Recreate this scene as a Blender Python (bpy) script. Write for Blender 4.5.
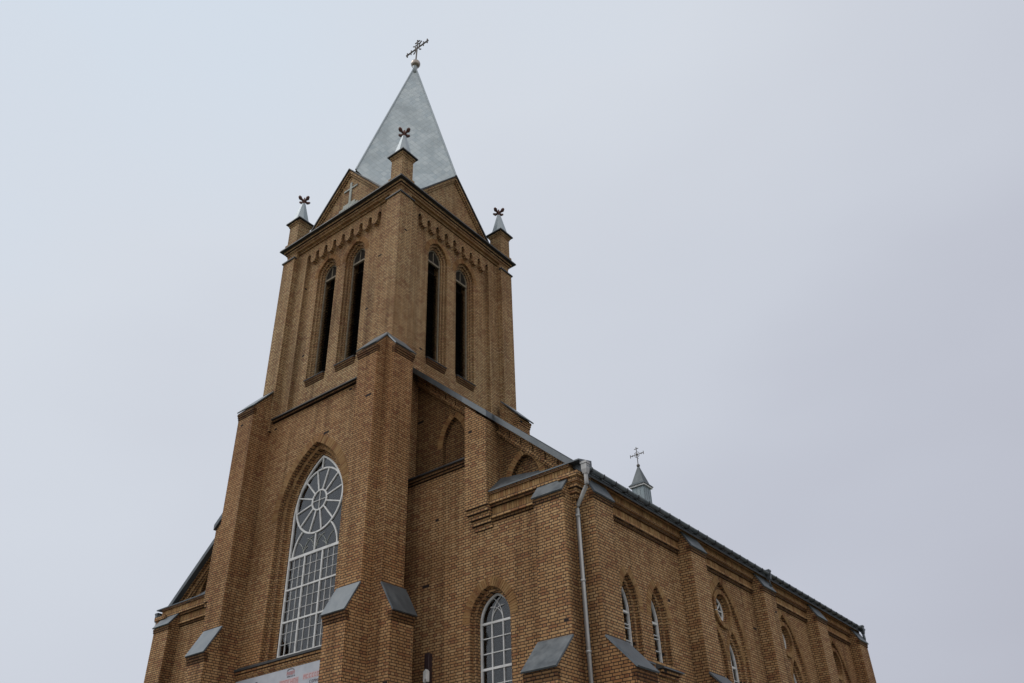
import bpy, bmesh, math, random
from mathutils import Vector, Matrix
random.seed(7)
for o in list(bpy.data.objects): bpy.data.objects.remove(o, do_unlink=True)
S = bpy.context.scene
COL = S.collection
R = math.radians

# ------------------------------------------------------------------ camera
CAMPOS = Vector((20.535, -15.828, -0.103)); YAW, PITCH, ROLL, F = R(36.867), R(34.146), R(-2.153), 841.9
fwd = Vector((-math.sin(YAW)*math.cos(PITCH), math.cos(YAW)*math.cos(PITCH), math.sin(PITCH)))
rt = Vector((math.cos(YAW), math.sin(YAW), 0)); up = rt.cross(fwd)
r2 = rt*math.cos(ROLL)+up*math.sin(ROLL); u2 = -rt*math.sin(ROLL)+up*math.cos(ROLL)
cd = bpy.data.cameras.new('camera'); cam = bpy.data.objects.new('camera', cd); COL.objects.link(cam)
cam.matrix_world = Matrix(((r2.x, u2.x, -fwd.x, CAMPOS.x), (r2.y, u2.y, -fwd.y, CAMPOS.y), (r2.z, u2.z, -fwd.z, CAMPOS.z), (0, 0, 0, 1)))
cd.sensor_fit = 'HORIZONTAL'; cd.sensor_width = 36; cd.lens = F*36/1024; cd.clip_end = 3000; cd.clip_start = .1
S.camera = cam

# ------------------------------------------------------------------ sky (overcast) and sun
W = bpy.data.worlds.new('World'); S.world = W; W.use_nodes = True
nt = W.node_tree; nt.nodes.clear()
def N(tree, t, **k):
    n = tree.nodes.new(t)
    for a, b in k.items(): setattr(n, a, b)
    return n
SUN_EL, SUN_AZ = R(50), R(230)      # azimuth: direction the sun stands in, measured from +Y clockwise
sky = N(nt, 'ShaderNodeTexSky', sky_type='NISHITA', sun_disc=False, sun_elevation=SUN_EL, sun_rotation=SUN_AZ)
tc = N(nt, 'ShaderNodeTexCoord')
dot = N(nt, 'ShaderNodeVectorMath', operation='DOT_PRODUCT'); dot.inputs[1].default_value = Vector((-.45, -.25, .86)).normalized()
nt.links.new(tc.outputs['Generated'], dot.inputs[0])
noi = N(nt, 'ShaderNodeTexNoise'); noi.inputs['Scale'].default_value = 1.9; noi.inputs['Detail'].default_value = 3; noi.inputs['Roughness'].default_value = .45
mpn = N(nt, 'ShaderNodeMapping'); mpn.inputs['Scale'].default_value = (1, 1, 2.2)
nt.links.new(tc.outputs['Generated'], mpn.inputs['Vector']); nt.links.new(mpn.outputs['Vector'], noi.inputs['Vector'])
ad = N(nt, 'ShaderNodeMath', operation='MULTIPLY_ADD'); ad.inputs[1].default_value = .42; ad.inputs[2].default_value = -.21
nt.links.new(noi.outputs['Fac'], ad.inputs[0])
sm = N(nt, 'ShaderNodeMath', operation='ADD'); nt.links.new(dot.outputs['Value'], sm.inputs[0]); nt.links.new(ad.outputs['Value'], sm.inputs[1])
mr = N(nt, 'ShaderNodeMapRange'); mr.inputs['From Min'].default_value = -1; nt.links.new(sm.outputs['Value'], mr.inputs['Value'])
rmp = N(nt, 'ShaderNodeValToRGB'); cr = rmp.color_ramp
def ramp(cr, stops):
    while len(cr.elements) > 1: cr.elements.remove(cr.elements[-1])
    cr.elements[0].position = stops[0][0]; cr.elements[0].color = (*stops[0][1], 1)
    for p_, c_ in stops[1:]:
        e = cr.elements.new(p_); e.color = (*c_, 1)
ramp(cr, [(0, (.36, .37, .42)), (.46, (.465, .475, .545)), (.60, (.535, .557, .635)), (.70, (.605, .637, .712)), (.78, (.64, .675, .745)), (.86, (.68, .722, .79)), (.97, (.67, .745, .835))])
nt.links.new(mr.outputs['Result'], rmp.inputs['Fac'])
sc = N(nt, 'ShaderNodeMix', data_type='RGBA', blend_type='MULTIPLY'); sc.inputs['Factor'].default_value = 1
# added glow behind the camera, outside the view, to brighten the church walls
d2 = N(nt, 'ShaderNodeVectorMath', operation='DOT_PRODUCT'); d2.inputs[1].default_value = Vector((.62, -.62, .48)).normalized()
nt.links.new(tc.outputs['Generated'], d2.inputs[0])
m2 = N(nt, 'ShaderNodeMapRange', interpolation_type='SMOOTHSTEP'); m2.inputs[1].default_value = .12; m2.inputs[2].default_value = .95; nt.links.new(d2.outputs['Value'], m2.inputs[0])
behind_glow = N(nt, 'ShaderNodeMix', data_type='RGBA'); behind_glow.inputs['B'].default_value = (1.15, 1.14, 1.14, 1); nt.links.new(m2.outputs[0], behind_glow.inputs['Factor']); nt.links.new(rmp.outputs['Color'], behind_glow.inputs['A'])
nt.links.new(behind_glow.outputs['Result'], sc.inputs['A']); sc.inputs['B'].default_value = (10, 10, 10, 1)
mx = N(nt, 'ShaderNodeMix', data_type='RGBA'); mx.inputs['Factor'].default_value = .96
nt.links.new(sky.outputs['Color'], mx.inputs['A']); nt.links.new(sc.outputs['Result'], mx.inputs['B'])
bg = N(nt, 'ShaderNodeBackground'); bg.inputs['Strength'].default_value = .1
out = N(nt, 'ShaderNodeOutputWorld'); nt.links.new(mx.outputs['Result'], bg.inputs['Color']); nt.links.new(bg.outputs['Background'], out.inputs['Surface'])

sd = bpy.data.lights.new('sun', 'SUN'); sd.energy = 1.25; sd.angle = R(32); sd.color = (1, .96, .9)
so = bpy.data.objects.new('sun', sd); COL.objects.link(so)
sdir = Vector((math.sin(SUN_AZ)*math.cos(SUN_EL), math.cos(SUN_AZ)*math.cos(SUN_EL), math.sin(SUN_EL)))
so.rotation_euler = sdir.to_track_quat('Z', 'Y').to_euler(); so.location = (0, 0, 60)

S.view_settings.view_transform = 'Standard'; S.view_settings.look = 'None'; S.view_settings.exposure = 0; S.view_settings.gamma = 1
S.view_settings.use_curve_mapping = False
S.render.engine = 'CYCLES'; S.render.resolution_x = 1024; S.render.resolution_y = 683

# ------------------------------------------------------------------ materials
def mat(name):
    m = bpy.data.materials.new(name); m.use_nodes = True
    t = m.node_tree; return m, t, t.nodes['Principled BSDF']
def noise(t, scale, vec=None, detail=4, rough=.55):
    n = N(t, 'ShaderNodeTexNoise'); n.inputs['Scale'].default_value = scale; n.inputs['Detail'].default_value = detail; n.inputs['Roughness'].default_value = rough
    if vec: t.links.new(vec, n.inputs['Vector'])
    return n
def mixc(t, a, b, fac, mode='MIX'):
    m = N(t, 'ShaderNodeMix', data_type='RGBA', blend_type=mode)
    for key, v in (('A', a), ('B', b)):
        if isinstance(v, tuple): m.inputs[key].default_value = (*v, 1)
        else: t.links.new(v, m.inputs[key])
    if isinstance(fac, (int, float)): m.inputs['Factor'].default_value = fac
    else: t.links.new(fac, m.inputs['Factor'])
    return m.outputs['Result']
def maprange(t, v, a, b, c=0., d=1.):
    m = N(t, 'ShaderNodeMapRange'); m.inputs[1].default_value = a; m.inputs[2].default_value = b; m.inputs[3].default_value = c; m.inputs[4].default_value = d
    t.links.new(v, m.inputs[0]); return m.outputs[0]
BRICKS = [(0, (.15, .075, .038)), (.05, (.215, .098, .045)), (.16, (.27, .132, .055)), (.27, (.33, .182, .073)), (.5, (.365, .215, .088)),
          (.75, (.40, .248, .105)), (.92, (.425, .275, .125)), (1, (.46, .315, .155))]
def weather(t, col, geo):
    """grime: broad patches, vertical runs and sooty specks that belong to the masonry"""
    n0 = noise(t, .16, geo.outputs['Position'], 3, .5)
    col = mixc(t, col, (.93, .82, .74), maprange(t, n0.outputs['Fac'], .44, .62, 0, .9), 'MULTIPLY')
    n1 = noise(t, .45, geo.outputs['Position'], 5, .6)
    col = mixc(t, col, (.66, .59, .53), maprange(t, n1.outputs['Fac'], .46, .70, 0, .8), 'MULTIPLY')
    mp = N(t, 'ShaderNodeMapping'); mp.inputs['Scale'].default_value = (2.2, 2.2, .22); t.links.new(geo.outputs['Position'], mp.inputs['Vector'])
    n2 = noise(t, 1.0, mp.outputs['Vector'], 5, .6)
    col = mixc(t, col, (.45, .40, .37), maprange(t, n2.outputs['Fac'], .50, .74, 0, .85), 'MULTIPLY')
    n3 = noise(t, 9, geo.outputs['Position'], 3, .6)
    col = mixc(t, col, (.75, .72, .7), maprange(t, n3.outputs['Fac'], .55, .75, 0, .6), 'MULTIPLY')
    return col
def brick_wall(name='ochre_brick', tint=(1.03, 1.035, 1.18)):
    m, t, b = mat(name)
    geo = N(t, 'ShaderNodeNewGeometry')
    sp = N(t, 'ShaderNodeSeparateXYZ'); t.links.new(geo.outputs['Position'], sp.inputs[0])
    sn = N(t, 'ShaderNodeSeparateXYZ'); t.links.new(geo.outputs['True Normal'], sn.inputs[0])
    ax = N(t, 'ShaderNodeMath', operation='ABSOLUTE'); t.links.new(sn.outputs['X'], ax.inputs[0])
    ay = N(t, 'ShaderNodeMath', operation='ABSOLUTE'); t.links.new(sn.outputs['Y'], ay.inputs[0])
    gt = N(t, 'ShaderNodeMath', operation='GREATER_THAN'); t.links.new(ax.outputs[0], gt.inputs[0]); t.links.new(ay.outputs[0], gt.inputs[1])
    mu = N(t, 'ShaderNodeMix', data_type='FLOAT'); t.links.new(gt.outputs[0], mu.inputs['Factor']); t.links.new(sp.outputs['X'], mu.inputs['A'])
    yo = N(t, 'ShaderNodeMath', operation='ADD'); yo.inputs[1].default_value = 37.13; t.links.new(sp.outputs['Y'], yo.inputs[0]); t.links.new(yo.outputs[0], mu.inputs['B'])
    zo = N(t, 'ShaderNodeMath', operation='ADD'); zo.inputs[1].default_value = 50.; t.links.new(sp.outputs['Z'], zo.inputs[0])
    cx = N(t, 'ShaderNodeCombineXYZ'); t.links.new(mu.outputs['Result'], cx.inputs['X']); t.links.new(zo.outputs[0], cx.inputs['Y'])
    wob = noise(t, 3.0, geo.outputs['Position'], 2)
    wv = N(t, 'ShaderNodeVectorMath', operation='SCALE'); wv.inputs['Scale'].default_value = .012; t.links.new(wob.outputs['Color'], wv.inputs[0])
    va = N(t, 'ShaderNodeVectorMath', operation='ADD'); t.links.new(cx.outputs[0], va.inputs[0]); t.links.new(wv.outputs[0], va.inputs[1])
    br = N(t, 'ShaderNodeTexBrick'); br.offset = .5; br.offset_frequency = 2; br.squash = .5; br.squash_frequency = 2
    br.inputs['Color1'].default_value = (0, 0, 0, 1); br.inputs['Color2'].default_value = (1, 1, 1, 1); br.inputs['Mortar'].default_value = (.5, .5, .5, 1)
    br.inputs['Scale'].default_value = 1; br.inputs['Mortar Size'].default_value = .0115; br.inputs['Mortar Smooth'].default_value = .2; br.inputs['Bias'].default_value = 0
    br.inputs['Brick Width'].default_value = .26; br.inputs['Row Height'].default_value = .076
    t.links.new(va.outputs[0], br.inputs['Vector'])
    pat = noise(t, .9, geo.outputs['Position'], 3)
    sh = N(t, 'ShaderNodeMath', operation='MULTIPLY_ADD'); sh.inputs[1].default_value = .36; sh.inputs[2].default_value = -.18; t.links.new(pat.outputs['Fac'], sh.inputs[0])
    a2 = N(t, 'ShaderNodeMath', operation='ADD', use_clamp=True); t.links.new(br.outputs['Color'], a2.inputs[0]); t.links.new(sh.outputs[0], a2.inputs[1])
    rp = N(t, 'ShaderNodeValToRGB'); ramp(rp.color_ramp, BRICKS); t.links.new(maprange(t, a2.outputs[0], 0, 1, .13, .88), rp.inputs['Fac'])
    col = mixc(t, rp.outputs['Color'], (.046, .030, .020), br.outputs['Fac'])
    hole = N(t, 'ShaderNodeMath', operation='LESS_THAN'); hole.inputs[1].default_value = .0012; t.links.new(br.outputs['Color'], hole.inputs[0])
    col = mixc(t, col, (.018, .014, .012), hole.outputs[0])
    col = weather(t, col, geo)
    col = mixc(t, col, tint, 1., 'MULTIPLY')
    t.links.new(col, b.inputs['Base Color']); b.inputs['Roughness'].default_value = .88; b.inputs['Specular IOR Level'].default_value = .25
    bp = N(t, 'ShaderNodeBump'); bp.inputs['Strength'].default_value = .8; bp.inputs['Distance'].default_value = .012; bp.invert = True
    t.links.new(br.outputs['Fac'], bp.inputs['Height']); t.links.new(bp.outputs['Normal'], b.inputs['Normal'])
    return m
def brick_unit():
    m, t, b = mat('single_bricks'); geo = N(t, 'ShaderNodeNewGeometry')
    rp = N(t, 'ShaderNodeValToRGB'); ramp(rp.color_ramp, BRICKS); t.links.new(maprange(t, geo.outputs['Random Per Island'], 0, 1, .15, .85), rp.inputs['Fac'])
    t.links.new(mixc(t, weather(t, rp.outputs['Color'], geo), (.72, .72, .76), 1., 'MULTIPLY'), b.inputs['Base Color']); b.inputs['Roughness'].default_value = .9; b.inputs['Specular IOR Level'].default_value = .25
    return m
def metal(name, base, var, rough=.42, metallic=.5, streak=True, ribs=None):
    m, t, b = mat(name); geo = N(t, 'ShaderNodeNewGeometry')
    mp = N(t, 'ShaderNodeMapping'); mp.inputs['Scale'].default_value = (3, 3, .5); t.links.new(geo.outputs['Position'], mp.inputs['Vector'])
    n = noise(t, 1.2, mp.outputs['Vector'] if streak else geo.outputs['Position'], 6, .65)
    col = mixc(t, base, var, maprange(t, n.outputs['Fac'], .4, .68))
    t.links.new(col, b.inputs['Base Color']); b.inputs['Metallic'].default_value = metallic
    t.links.new(maprange(t, n.outputs['Fac'], .3, .7, rough-.08, rough+.12), b.inputs['Roughness'])
    n2 = noise(t, 2.3, geo.outputs['Position'], 3)
    bp = N(t, 'ShaderNodeBump'); bp.inputs['Strength'].default_value = .35; bp.inputs['Distance'].default_value = .03
    t.links.new(n2.outputs['Fac'], bp.inputs['Height']); t.links.new(bp.outputs['Normal'], b.inputs['Normal'])
    return m
def shingles():
    """diamond shaped zinc shingles: UV are metres across / up the slope"""
    m, t, b = mat('zinc_shingles'); uv = N(t, 'ShaderNodeUVMap'); geo = N(t, 'ShaderNodeNewGeometry')
    s = N(t, 'ShaderNodeSeparateXYZ'); t.links.new(uv.outputs[0], s.inputs[0])
    def lin(a, bb):
        x = N(t, 'ShaderNodeMath', operation='MULTIPLY'); x.inputs[1].default_value = a; t.links.new(s.outputs['X'], x.inputs[0])
        y = N(t, 'ShaderNodeMath', operation='MULTIPLY_ADD'); y.inputs[1].default_value = bb; t.links.new(s.outputs['Y'], y.inputs[0]); t.links.new(x.outputs[0], y.inputs[2]); return y.outputs[0]
    p_, q_ = lin(3.2, 2.4), lin(-3.2, 2.4)
    def op(o, a, bb=None):
        n = N(t, 'ShaderNodeMath', operation=o); t.links.new(a, n.inputs[0])
        if isinstance(bb, float): n.inputs[1].default_value = bb
        elif bb is not None: t.links.new(bb, n.inputs[1])
        return n.outputs[0]
    fp, fq = op('FRACT', p_), op('FRACT', q_)
    cxx = N(t, 'ShaderNodeCombineXYZ'); t.links.new(op('FLOOR', p_), cxx.inputs[0]); t.links.new(op('FLOOR', q_), cxx.inputs[1])
    wn = N(t, 'ShaderNodeTexWhiteNoise', noise_dimensions='2D'); t.links.new(cxx.outputs[0], wn.inputs['Vector'])
    edge = op('MINIMUM', fp, fq)
    seam = maprange(t, edge, .0, .09, 1, 0)
    col = mixc(t, (.26, .31, .34), (.39, .435, .455), wn.outputs['Value'])
    n = noise(t, .7, geo.outputs['Position'], 5); col = mixc(t, col, (.21, .245, .26), maprange(t, n.outputs['Fac'], .48, .72, 0, .8))
    mp = N(t, 'ShaderNodeMapping'); mp.inputs['Scale'].default_value = (4, 4, .3); t.links.new(geo.outputs['Position'], mp.inputs['Vector'])
    n4 = noise(t, 1, mp.outputs['Vector'], 5, .6); col = mixc(t, col, (.38, .42, .44), maprange(t, n4.outputs['Fac'], .52, .72, 0, .6))
    col = mixc(t, col, (.24, .26, .27), op('MULTIPLY', seam, .6))
    t.links.new(col, b.inputs['Base Color']); b.inputs['Metallic'].default_value = .35
    t.links.new(maprange(t, wn.outputs['Value'], 0, 1, .38, .55), b.inputs['Roughness'])
    hh = op('ADD', fp, fq)
    bp = N(t, 'ShaderNodeBump'); bp.inputs['Strength'].default_value = .6; bp.inputs['Distance'].default_value = .02; t.links.new(hh, bp.inputs['Height']); t.links.new(bp.outputs['Normal'], b.inputs['Normal'])
    return m
def plain(name, base, var, rough=.6, scale=4, spec=.4):
    m, t, b = mat(name); geo = N(t, 'ShaderNodeNewGeometry'); n = noise(t, scale, geo.outputs['Position'], 5)
    t.links.new(mixc(t, base, var, maprange(t, n.outputs['Fac'], .4, .7)), b.inputs['Base Color']); b.inputs['Roughness'].default_value = rough; b.inputs['Specular IOR Level'].default_value = spec
    return m
def glass():
    m, t, b = mat('window_glass'); t.nodes.remove(b)
    fr = N(t, 'ShaderNodeFresnel'); fr.inputs['IOR'].default_value = 1.6
    geo = N(t, 'ShaderNodeNewGeometry'); n = noise(t, 1.5, geo.outputs['Position'], 2)
    bp = N(t, 'ShaderNodeBump'); bp.inputs['Strength'].default_value = .04; bp.inputs['Distance'].default_value = .02; t.links.new(n.outputs['Fac'], bp.inputs['Height'])
    tr = N(t, 'ShaderNodeBsdfTransparent'); tr.inputs['Color'].default_value = (.86, .88, .9, 1)
    gl = N(t, 'ShaderNodeBsdfGlossy'); gl.inputs['Roughness'].default_value = .05; t.links.new(bp.outputs['Normal'], gl.inputs['Normal'])
    mxs = N(t, 'ShaderNodeMixShader'); ml = N(t, 'ShaderNodeMath', operation='MULTIPLY', use_clamp=True); ml.inputs[1].default_value = 1.6
    t.links.new(fr.outputs[0], ml.inputs[0]); t.links.new(ml.outputs[0], mxs.inputs[0]); t.links.new(tr.outputs[0], mxs.inputs[1]); t.links.new(gl.outputs[0], mxs.inputs[2])
    t.links.new(mxs.outputs[0], t.nodes['Material Output'].inputs['Surface']); return m
M = dict(
    brick=brick_wall(), pale=brick_wall('pale_tan_brick', (1.10, 1.22, 1.50)), smoky_shade=brick_wall('smoke_shade_brick', (.56, .54, .56)), unit=brick_unit(), shingle=shingles(), glass=glass(),  # gable field tint: smoke stains with the recess shade painted in
    cap=metal('grey_sheet_metal', (.082, .099, .115), (.135, .152, .165), .42, .42),
    roof=metal('dark_roof_metal', (.075, .087, .098), (.105, .118, .13), .42, .4),
    dark=metal('black_weathered_metal', (.022, .023, .026), (.04, .042, .045), .62, .1),
    pipe=metal('galvanised_pipe', (.37, .37, .375), (.25, .25, .245), .5, .3),
    spirelet=metal('pinnacle_zinc', (.24, .28, .31), (.30, .335, .36), .42, .4),
    turret_roof=metal('turret_sheet', (.06, .075, .085), (.09, .105, .115), .55, .3),
    turret=metal('turret_zinc', (.20, .245, .265), (.27, .31, .33), .45, .35),
    white=plain('white_paint', (.62, .625, .63), (.47, .475, .475), .5),
    stone=plain('pale_render', (.36, .37, .35), (.22, .25, .235), .85, 6),
    green=plain('green_stained_render', (.10, .15, .14), (.06, .09, .09), .8, 6),
    screen=plain('grey_inner_glazing', (.42, .43, .46), (.31, .32, .35), .35, .7),
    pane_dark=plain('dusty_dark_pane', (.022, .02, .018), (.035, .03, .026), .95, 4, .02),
    soot_shade=brick_wall('soot_shade_brick', (.40, .36, .36)), louvre=plain('black_louvre_wood', (.012, .011, .010), (.02, .018, .016), .8),  # soot, plus shade under caps and ledges put into the same dark tint
    wood=plain('weathered_wood', (.20, .165, .12), (.12, .10, .075), .85, 8),
    finial=plain('rusty_finial_paint', (.13, .055, .045), (.07, .04, .035), .7, 10),
    iron=plain('wrought_iron', (.13, .12, .115), (.08, .07, .065), .55, 10),
    goldball=metal('tarnished_ball_metal', (.34, .30, .27), (.22, .19, .17), .3, .7),
    sign=plain('white_banner', (.40, .42, .47), (.33, .35, .40), .6, 3),
    red=plain('red_lettering', (.42, .16, .16), (.36, .18, .18), .7), pink=plain('faded_pink_print', (.47, .37, .39), (.43, .36, .38), .7),
    ink=plain('dark_lettering', (.09, .08, .10), (.14, .12, .14), .7),
    box=plain('dark_maroon_box', (.030, .016, .018), (.02, .012, .013), .6), 
    ground=plain('worn_grass', (.075, .085, .035), (.12, .10, .06), .95, .3), paving=plain('grey_paving', (.24, .235, .22), (.18, .175, .165), .9, 1.2))

# ------------------------------------------------------------------ mesh helper
class MB:
    """collects solids in local (u, depth, z) space, mapped by T into the world; build() links ONE object"""
    def __init__(s, T=None): s.bm = bmesh.new(); s.T = T or (lambda x, y, z: (x, y, z))
    def v(s, p): return s.bm.verts.new(s.T(*p))
    def f(s, vs):
        try: return s.bm.faces.new(vs)
        except ValueError: return None
    def box(s, x0, x1, y0, y1, z0, z1):
        a = [s.v((x, y, z)) for z in (z0, z1) for x, y in ((x0, y0), (x1, y0), (x1, y1), (x0, y1))]
        for q in ((0, 3, 2, 1), (4, 5, 6, 7), (0, 1, 5, 4), (1, 2, 6, 5), (2, 3, 7, 6), (3, 0, 4, 7)): s.f([a[i] for i in q])
    def hull2(s, A, B):
        """prism between two equal-length loops of 3D points"""
        a = [s.v(p) for p in A]; b = [s.v(p) for p in B]; n = len(a)
        s.f(a); s.f(b)
        for i in range(n): s.f([a[i], a[(i+1) % n], b[(i+1) % n], b[i]])
    def prism_y(s, poly, y0, y1): s.hull2([(x, y0, z) for x, z in poly], [(x, y1, z) for x, z in poly])
    def prism_x(s, poly, x0, x1): s.hull2([(x0, y, z) for y, z in poly], [(x1, y, z) for y, z in poly])
    def prism_z(s, poly, z0, z1): s.hull2([(x, y, z0) for x, y in poly], [(x, y, z1) for x, y in poly])
    def ring_y(s, P, Q, y0, y1, closed=False):
        """strip between two profiles of (x,z) points, extruded in depth"""
        n = len(P); k = n if closed else n-1
        vs = [[s.v((x, y, z)) for (x, z) in L] for y in (y0, y1) for L in (P, Q)]
        p0, q0, p1, q1 = vs
        for i in range(k):
            j = (i+1) % n
            s.f([p0[i], p0[j], q0[j], q0[i]]); s.f([p1[i], q1[i], q1[j], p1[j]]); s.f([p0[i], p1[i], p1[j], p0[j]]); s.f([q0[i], q0[j], q1[j], q1[i]])
        if not closed:
            for i in (0, n-1): s.f([p0[i], q0[i], q1[i], p1[i]])
    def bar(s, a, b, w, y0, y1):
        """straight bar in the (x,z) plane"""
        a = Vector(a); b = Vector(b); d = (b-a).normalized(); n = Vector((-d.y, d.x))*w/2
        s.prism_y([tuple(a+n), tuple(b+n), tuple(b-n), tuple(a-n)], y0, y1)
    def tube(s, pts, rad, seg=10):
        pts = [Vector(p) for p in pts]; rings = []
        for i, p in enumerate(pts):
            d = (pts[min(i+1, len(pts)-1)]-pts[max(i-1, 0)]).normalized()
            a = d.cross(Vector((0, 0, 1)) if abs(d.z) < .9 else Vector((1, 0, 0))).normalized(); b = d.cross(a)
            r_ = rad[i] if isinstance(rad, (list, tuple)) else rad
            rings.append([s.v(p+(a*math.cos(t)+b*math.sin(t))*r_) for t in (2*math.pi*k/seg for k in range(seg))])
        for A, B in zip(rings, rings[1:]):
            for k in range(seg): s.f([A[k], A[(k+1) % seg], B[(k+1) % seg], B[k]])
        s.f(rings[0]); s.f(rings[-1])
    def sphere(s, c, r_, seg=16, rows=10, sz=1.):
        c = Vector(c); R_ = []
        for i in range(rows+1):
            th = math.pi*i/rows
            R_.append([s.v(c+Vector((r_*math.sin(th)*math.cos(a), r_*math.sin(th)*math.sin(a), r_*sz*math.cos(th)))) for a in (2*math.pi*k/seg for k in range(seg))] if 0 < i < rows else [s.v(c+Vector((0, 0, r_*sz*math.cos(th))))])
        for A, B in zip(R_, R_[1:]):
            for k in range(seg):
                s.f([A[k % len(A)], B[k % len(B)], B[(k+1) % len(B)]] if len(A) == 1 else ([A[k], B[0], A[(k+1) % seg]] if len(B) == 1 else [A[k], B[k], B[(k+1) % seg], A[(k+1) % seg]]))
    def mesh(s, name):
        bmesh.ops.recalc_face_normals(s.bm, faces=s.bm.faces); me = bpy.data.meshes.new(name); s.bm.to_mesh(me); s.bm.free(); return me
    def build(s, name, m, parent=None, smooth=False, bevel=0):
        me = s.mesh(name); o = bpy.data.objects.new(name, me); COL.objects.link(o); me.materials.append(m)
        if smooth:
            for p in me.polygons: p.use_smooth = True
        if bevel:
            bv = o.modifiers.new('bevel', 'BEVEL'); bv.width = bevel; bv.segments = 1; bv.limit_method = 'ANGLE'; bv.angle_limit = R(40)
        if parent:
            o.parent = parent
            if parent.type == 'EMPTY': o.location = -parent.location
        return o
def cut(o, cutters):
    """boolean-subtract each cutter (an MB) and bake the result"""
    tmp = []
    for c in cutters:
        me = c.mesh('cutter'); k = bpy.data.objects.new('cutter', me); COL.objects.link(k); k.parent = o.parent; k.location = o.location; tmp.append(k)
        md = o.modifiers.new('cut', 'BOOLEAN'); md.operation = 'DIFFERENCE'; md.solver = 'EXACT'; md.object = k
    bpy.context.view_layer.update(); dg = bpy.context.evaluated_depsgraph_get()
    me = bpy.data.meshes.new_from_object(o.evaluated_get(dg)); o.modifiers.clear(); old = o.data; o.data = me; me.name = old.name; bpy.data.meshes.remove(old)
    for k in tmp:
        me = k.data; bpy.data.objects.remove(k); bpy.data.meshes.remove(me)
def arch(hw, sill, spr, rise, n=10, x0=0.):
    """closed pointed-arch outline (x,z): left sill, left jamb, apex, right jamb, right sill"""
    Rr = (rise*rise+hw*hw)/(2*hw); c = Rr-hw; P = [(x0-hw, sill)]
    t1 = math.atan2(rise, c)
    L = [(c-Rr*math.cos(t1*i/n), spr+Rr*math.sin(t1*i/n)) for i in range(n+1)]
    P += [(x0+x, z) for x, z in L] + [(x0-x, z) for x, z in reversed(L[:-1])] + [(x0+hw, sill)]
    return P
def voussoirs(mb, hw, spr, rise, wid, y0, y1, x0=0., w=.066):
    Rr = (rise*rise+hw*hw)/(2*hw); c = Rr-hw; t1 = math.atan2(rise, c)
    for sgn in (1, -1):
        n = max(4, int(Rr*t1/w)); g = .10
        for i in range(n):
            a, b = t1*(i+g)/n, t1*(i+1-g)/n
            q = [(c-Rr*math.cos(a), Rr*math.sin(a)), (c-Rr*math.cos(b), Rr*math.sin(b)), (c-(Rr+wid)*math.cos(b), (Rr+wid)*math.sin(b)), (c-(Rr+wid)*math.cos(a), (Rr+wid)*math.sin(a))]
            q = [(min(x, 0), z) for x, z in q]
            yj = y0+random.uniform(-.006, .006)
            mb.prism_y([(x0+sgn*x, spr+z) for x, z in q], yj, y1)
def blocks(mb, x0, x1, w, y0, y1, z0, z1, gap=.012):
    n = max(1, round((x1-x0)/w)); s = (x1-x0)/n
    for i in range(n):
        j = random.uniform(-.006, .006); mb.box(x0+i*s+gap/2, x0+(i+1)*s-gap/2, y0+j, y1, z0, z1)
def thing(name, label, cat, loc, group=None):
    o = bpy.data.objects.new(name, None); COL.objects.link(o); o.location = loc; o['label'] = label; o['category'] = cat
    if group: o['group'] = group
    return o
def tag(o, label, cat, group=None):
    o['label'] = label; o['category'] = cat
    if group: o['group'] = group

# ------------------------------------------------------------------ ground
GZ = -1.7
def hole_ground():
    mb = MB(); mb.f([mb.v(p) for p in ((-1500, -1500, GZ), (1500, -1500, GZ), (1500, 1500, GZ), (-1500, 1500, GZ))])
    o = mb.build('ground', M['ground']); o['kind'] = 'structure'
    mb = MB(); mb.f([mb.v(p) for p in ((-16, -24, GZ+.004), (26, -24, GZ+.004), (26, 30, GZ+.004), (-16, 30, GZ+.004))])
    o = mb.build('pavement', M['paving']); o['kind'] = 'structure'
hole_ground()

# ------------------------------------------------------------------ dimensions (metres)
A, BW, PU, PL = 3.5, .87, .39, .82            # tower corner, buttress width, projections
ZCB, ZCT, ZLB, ZLT = 15.38, 15.88, 6.75, 7.47
WF = .42                                      # tower front wall plane
YC = 3.718
B, D = 9.34, 1.63                             # nave half width, nave front plane
YE = 23.05
W2, Q, RL = .98, .45, 1.2
UEB, UET, ULB, ULT = 9.03, 9.57, 4.5, 5.26
SL, ZR = .9, 18.3                             # roof pitch, ridge height
church = thing('church', 'ochre brick church with tall zinc spired bell tower, buttresses and lancet windows', 'church', (0, 0, GZ))
ident = lambda x, y, z: (x, y, z)
mirror = lambda x, y, z: (-x, y, z)
def rotT(k, cx=0., cy=YC):
    c, s = (1, 0, -1, 0)[k % 4], (0, 1, 0, -1)[k % 4]
    return lambda x, y, z: (cx+c*x-s*y, cy+s*x+c*y, z)
def side_right(x0): return lambda u, y, z: (x0-y, u, z)
def side_left(x0): return lambda u, y, z: (-x0+y, u, z)
def front(y0): return lambda u, y, z: (u, y0+y, z)

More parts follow.
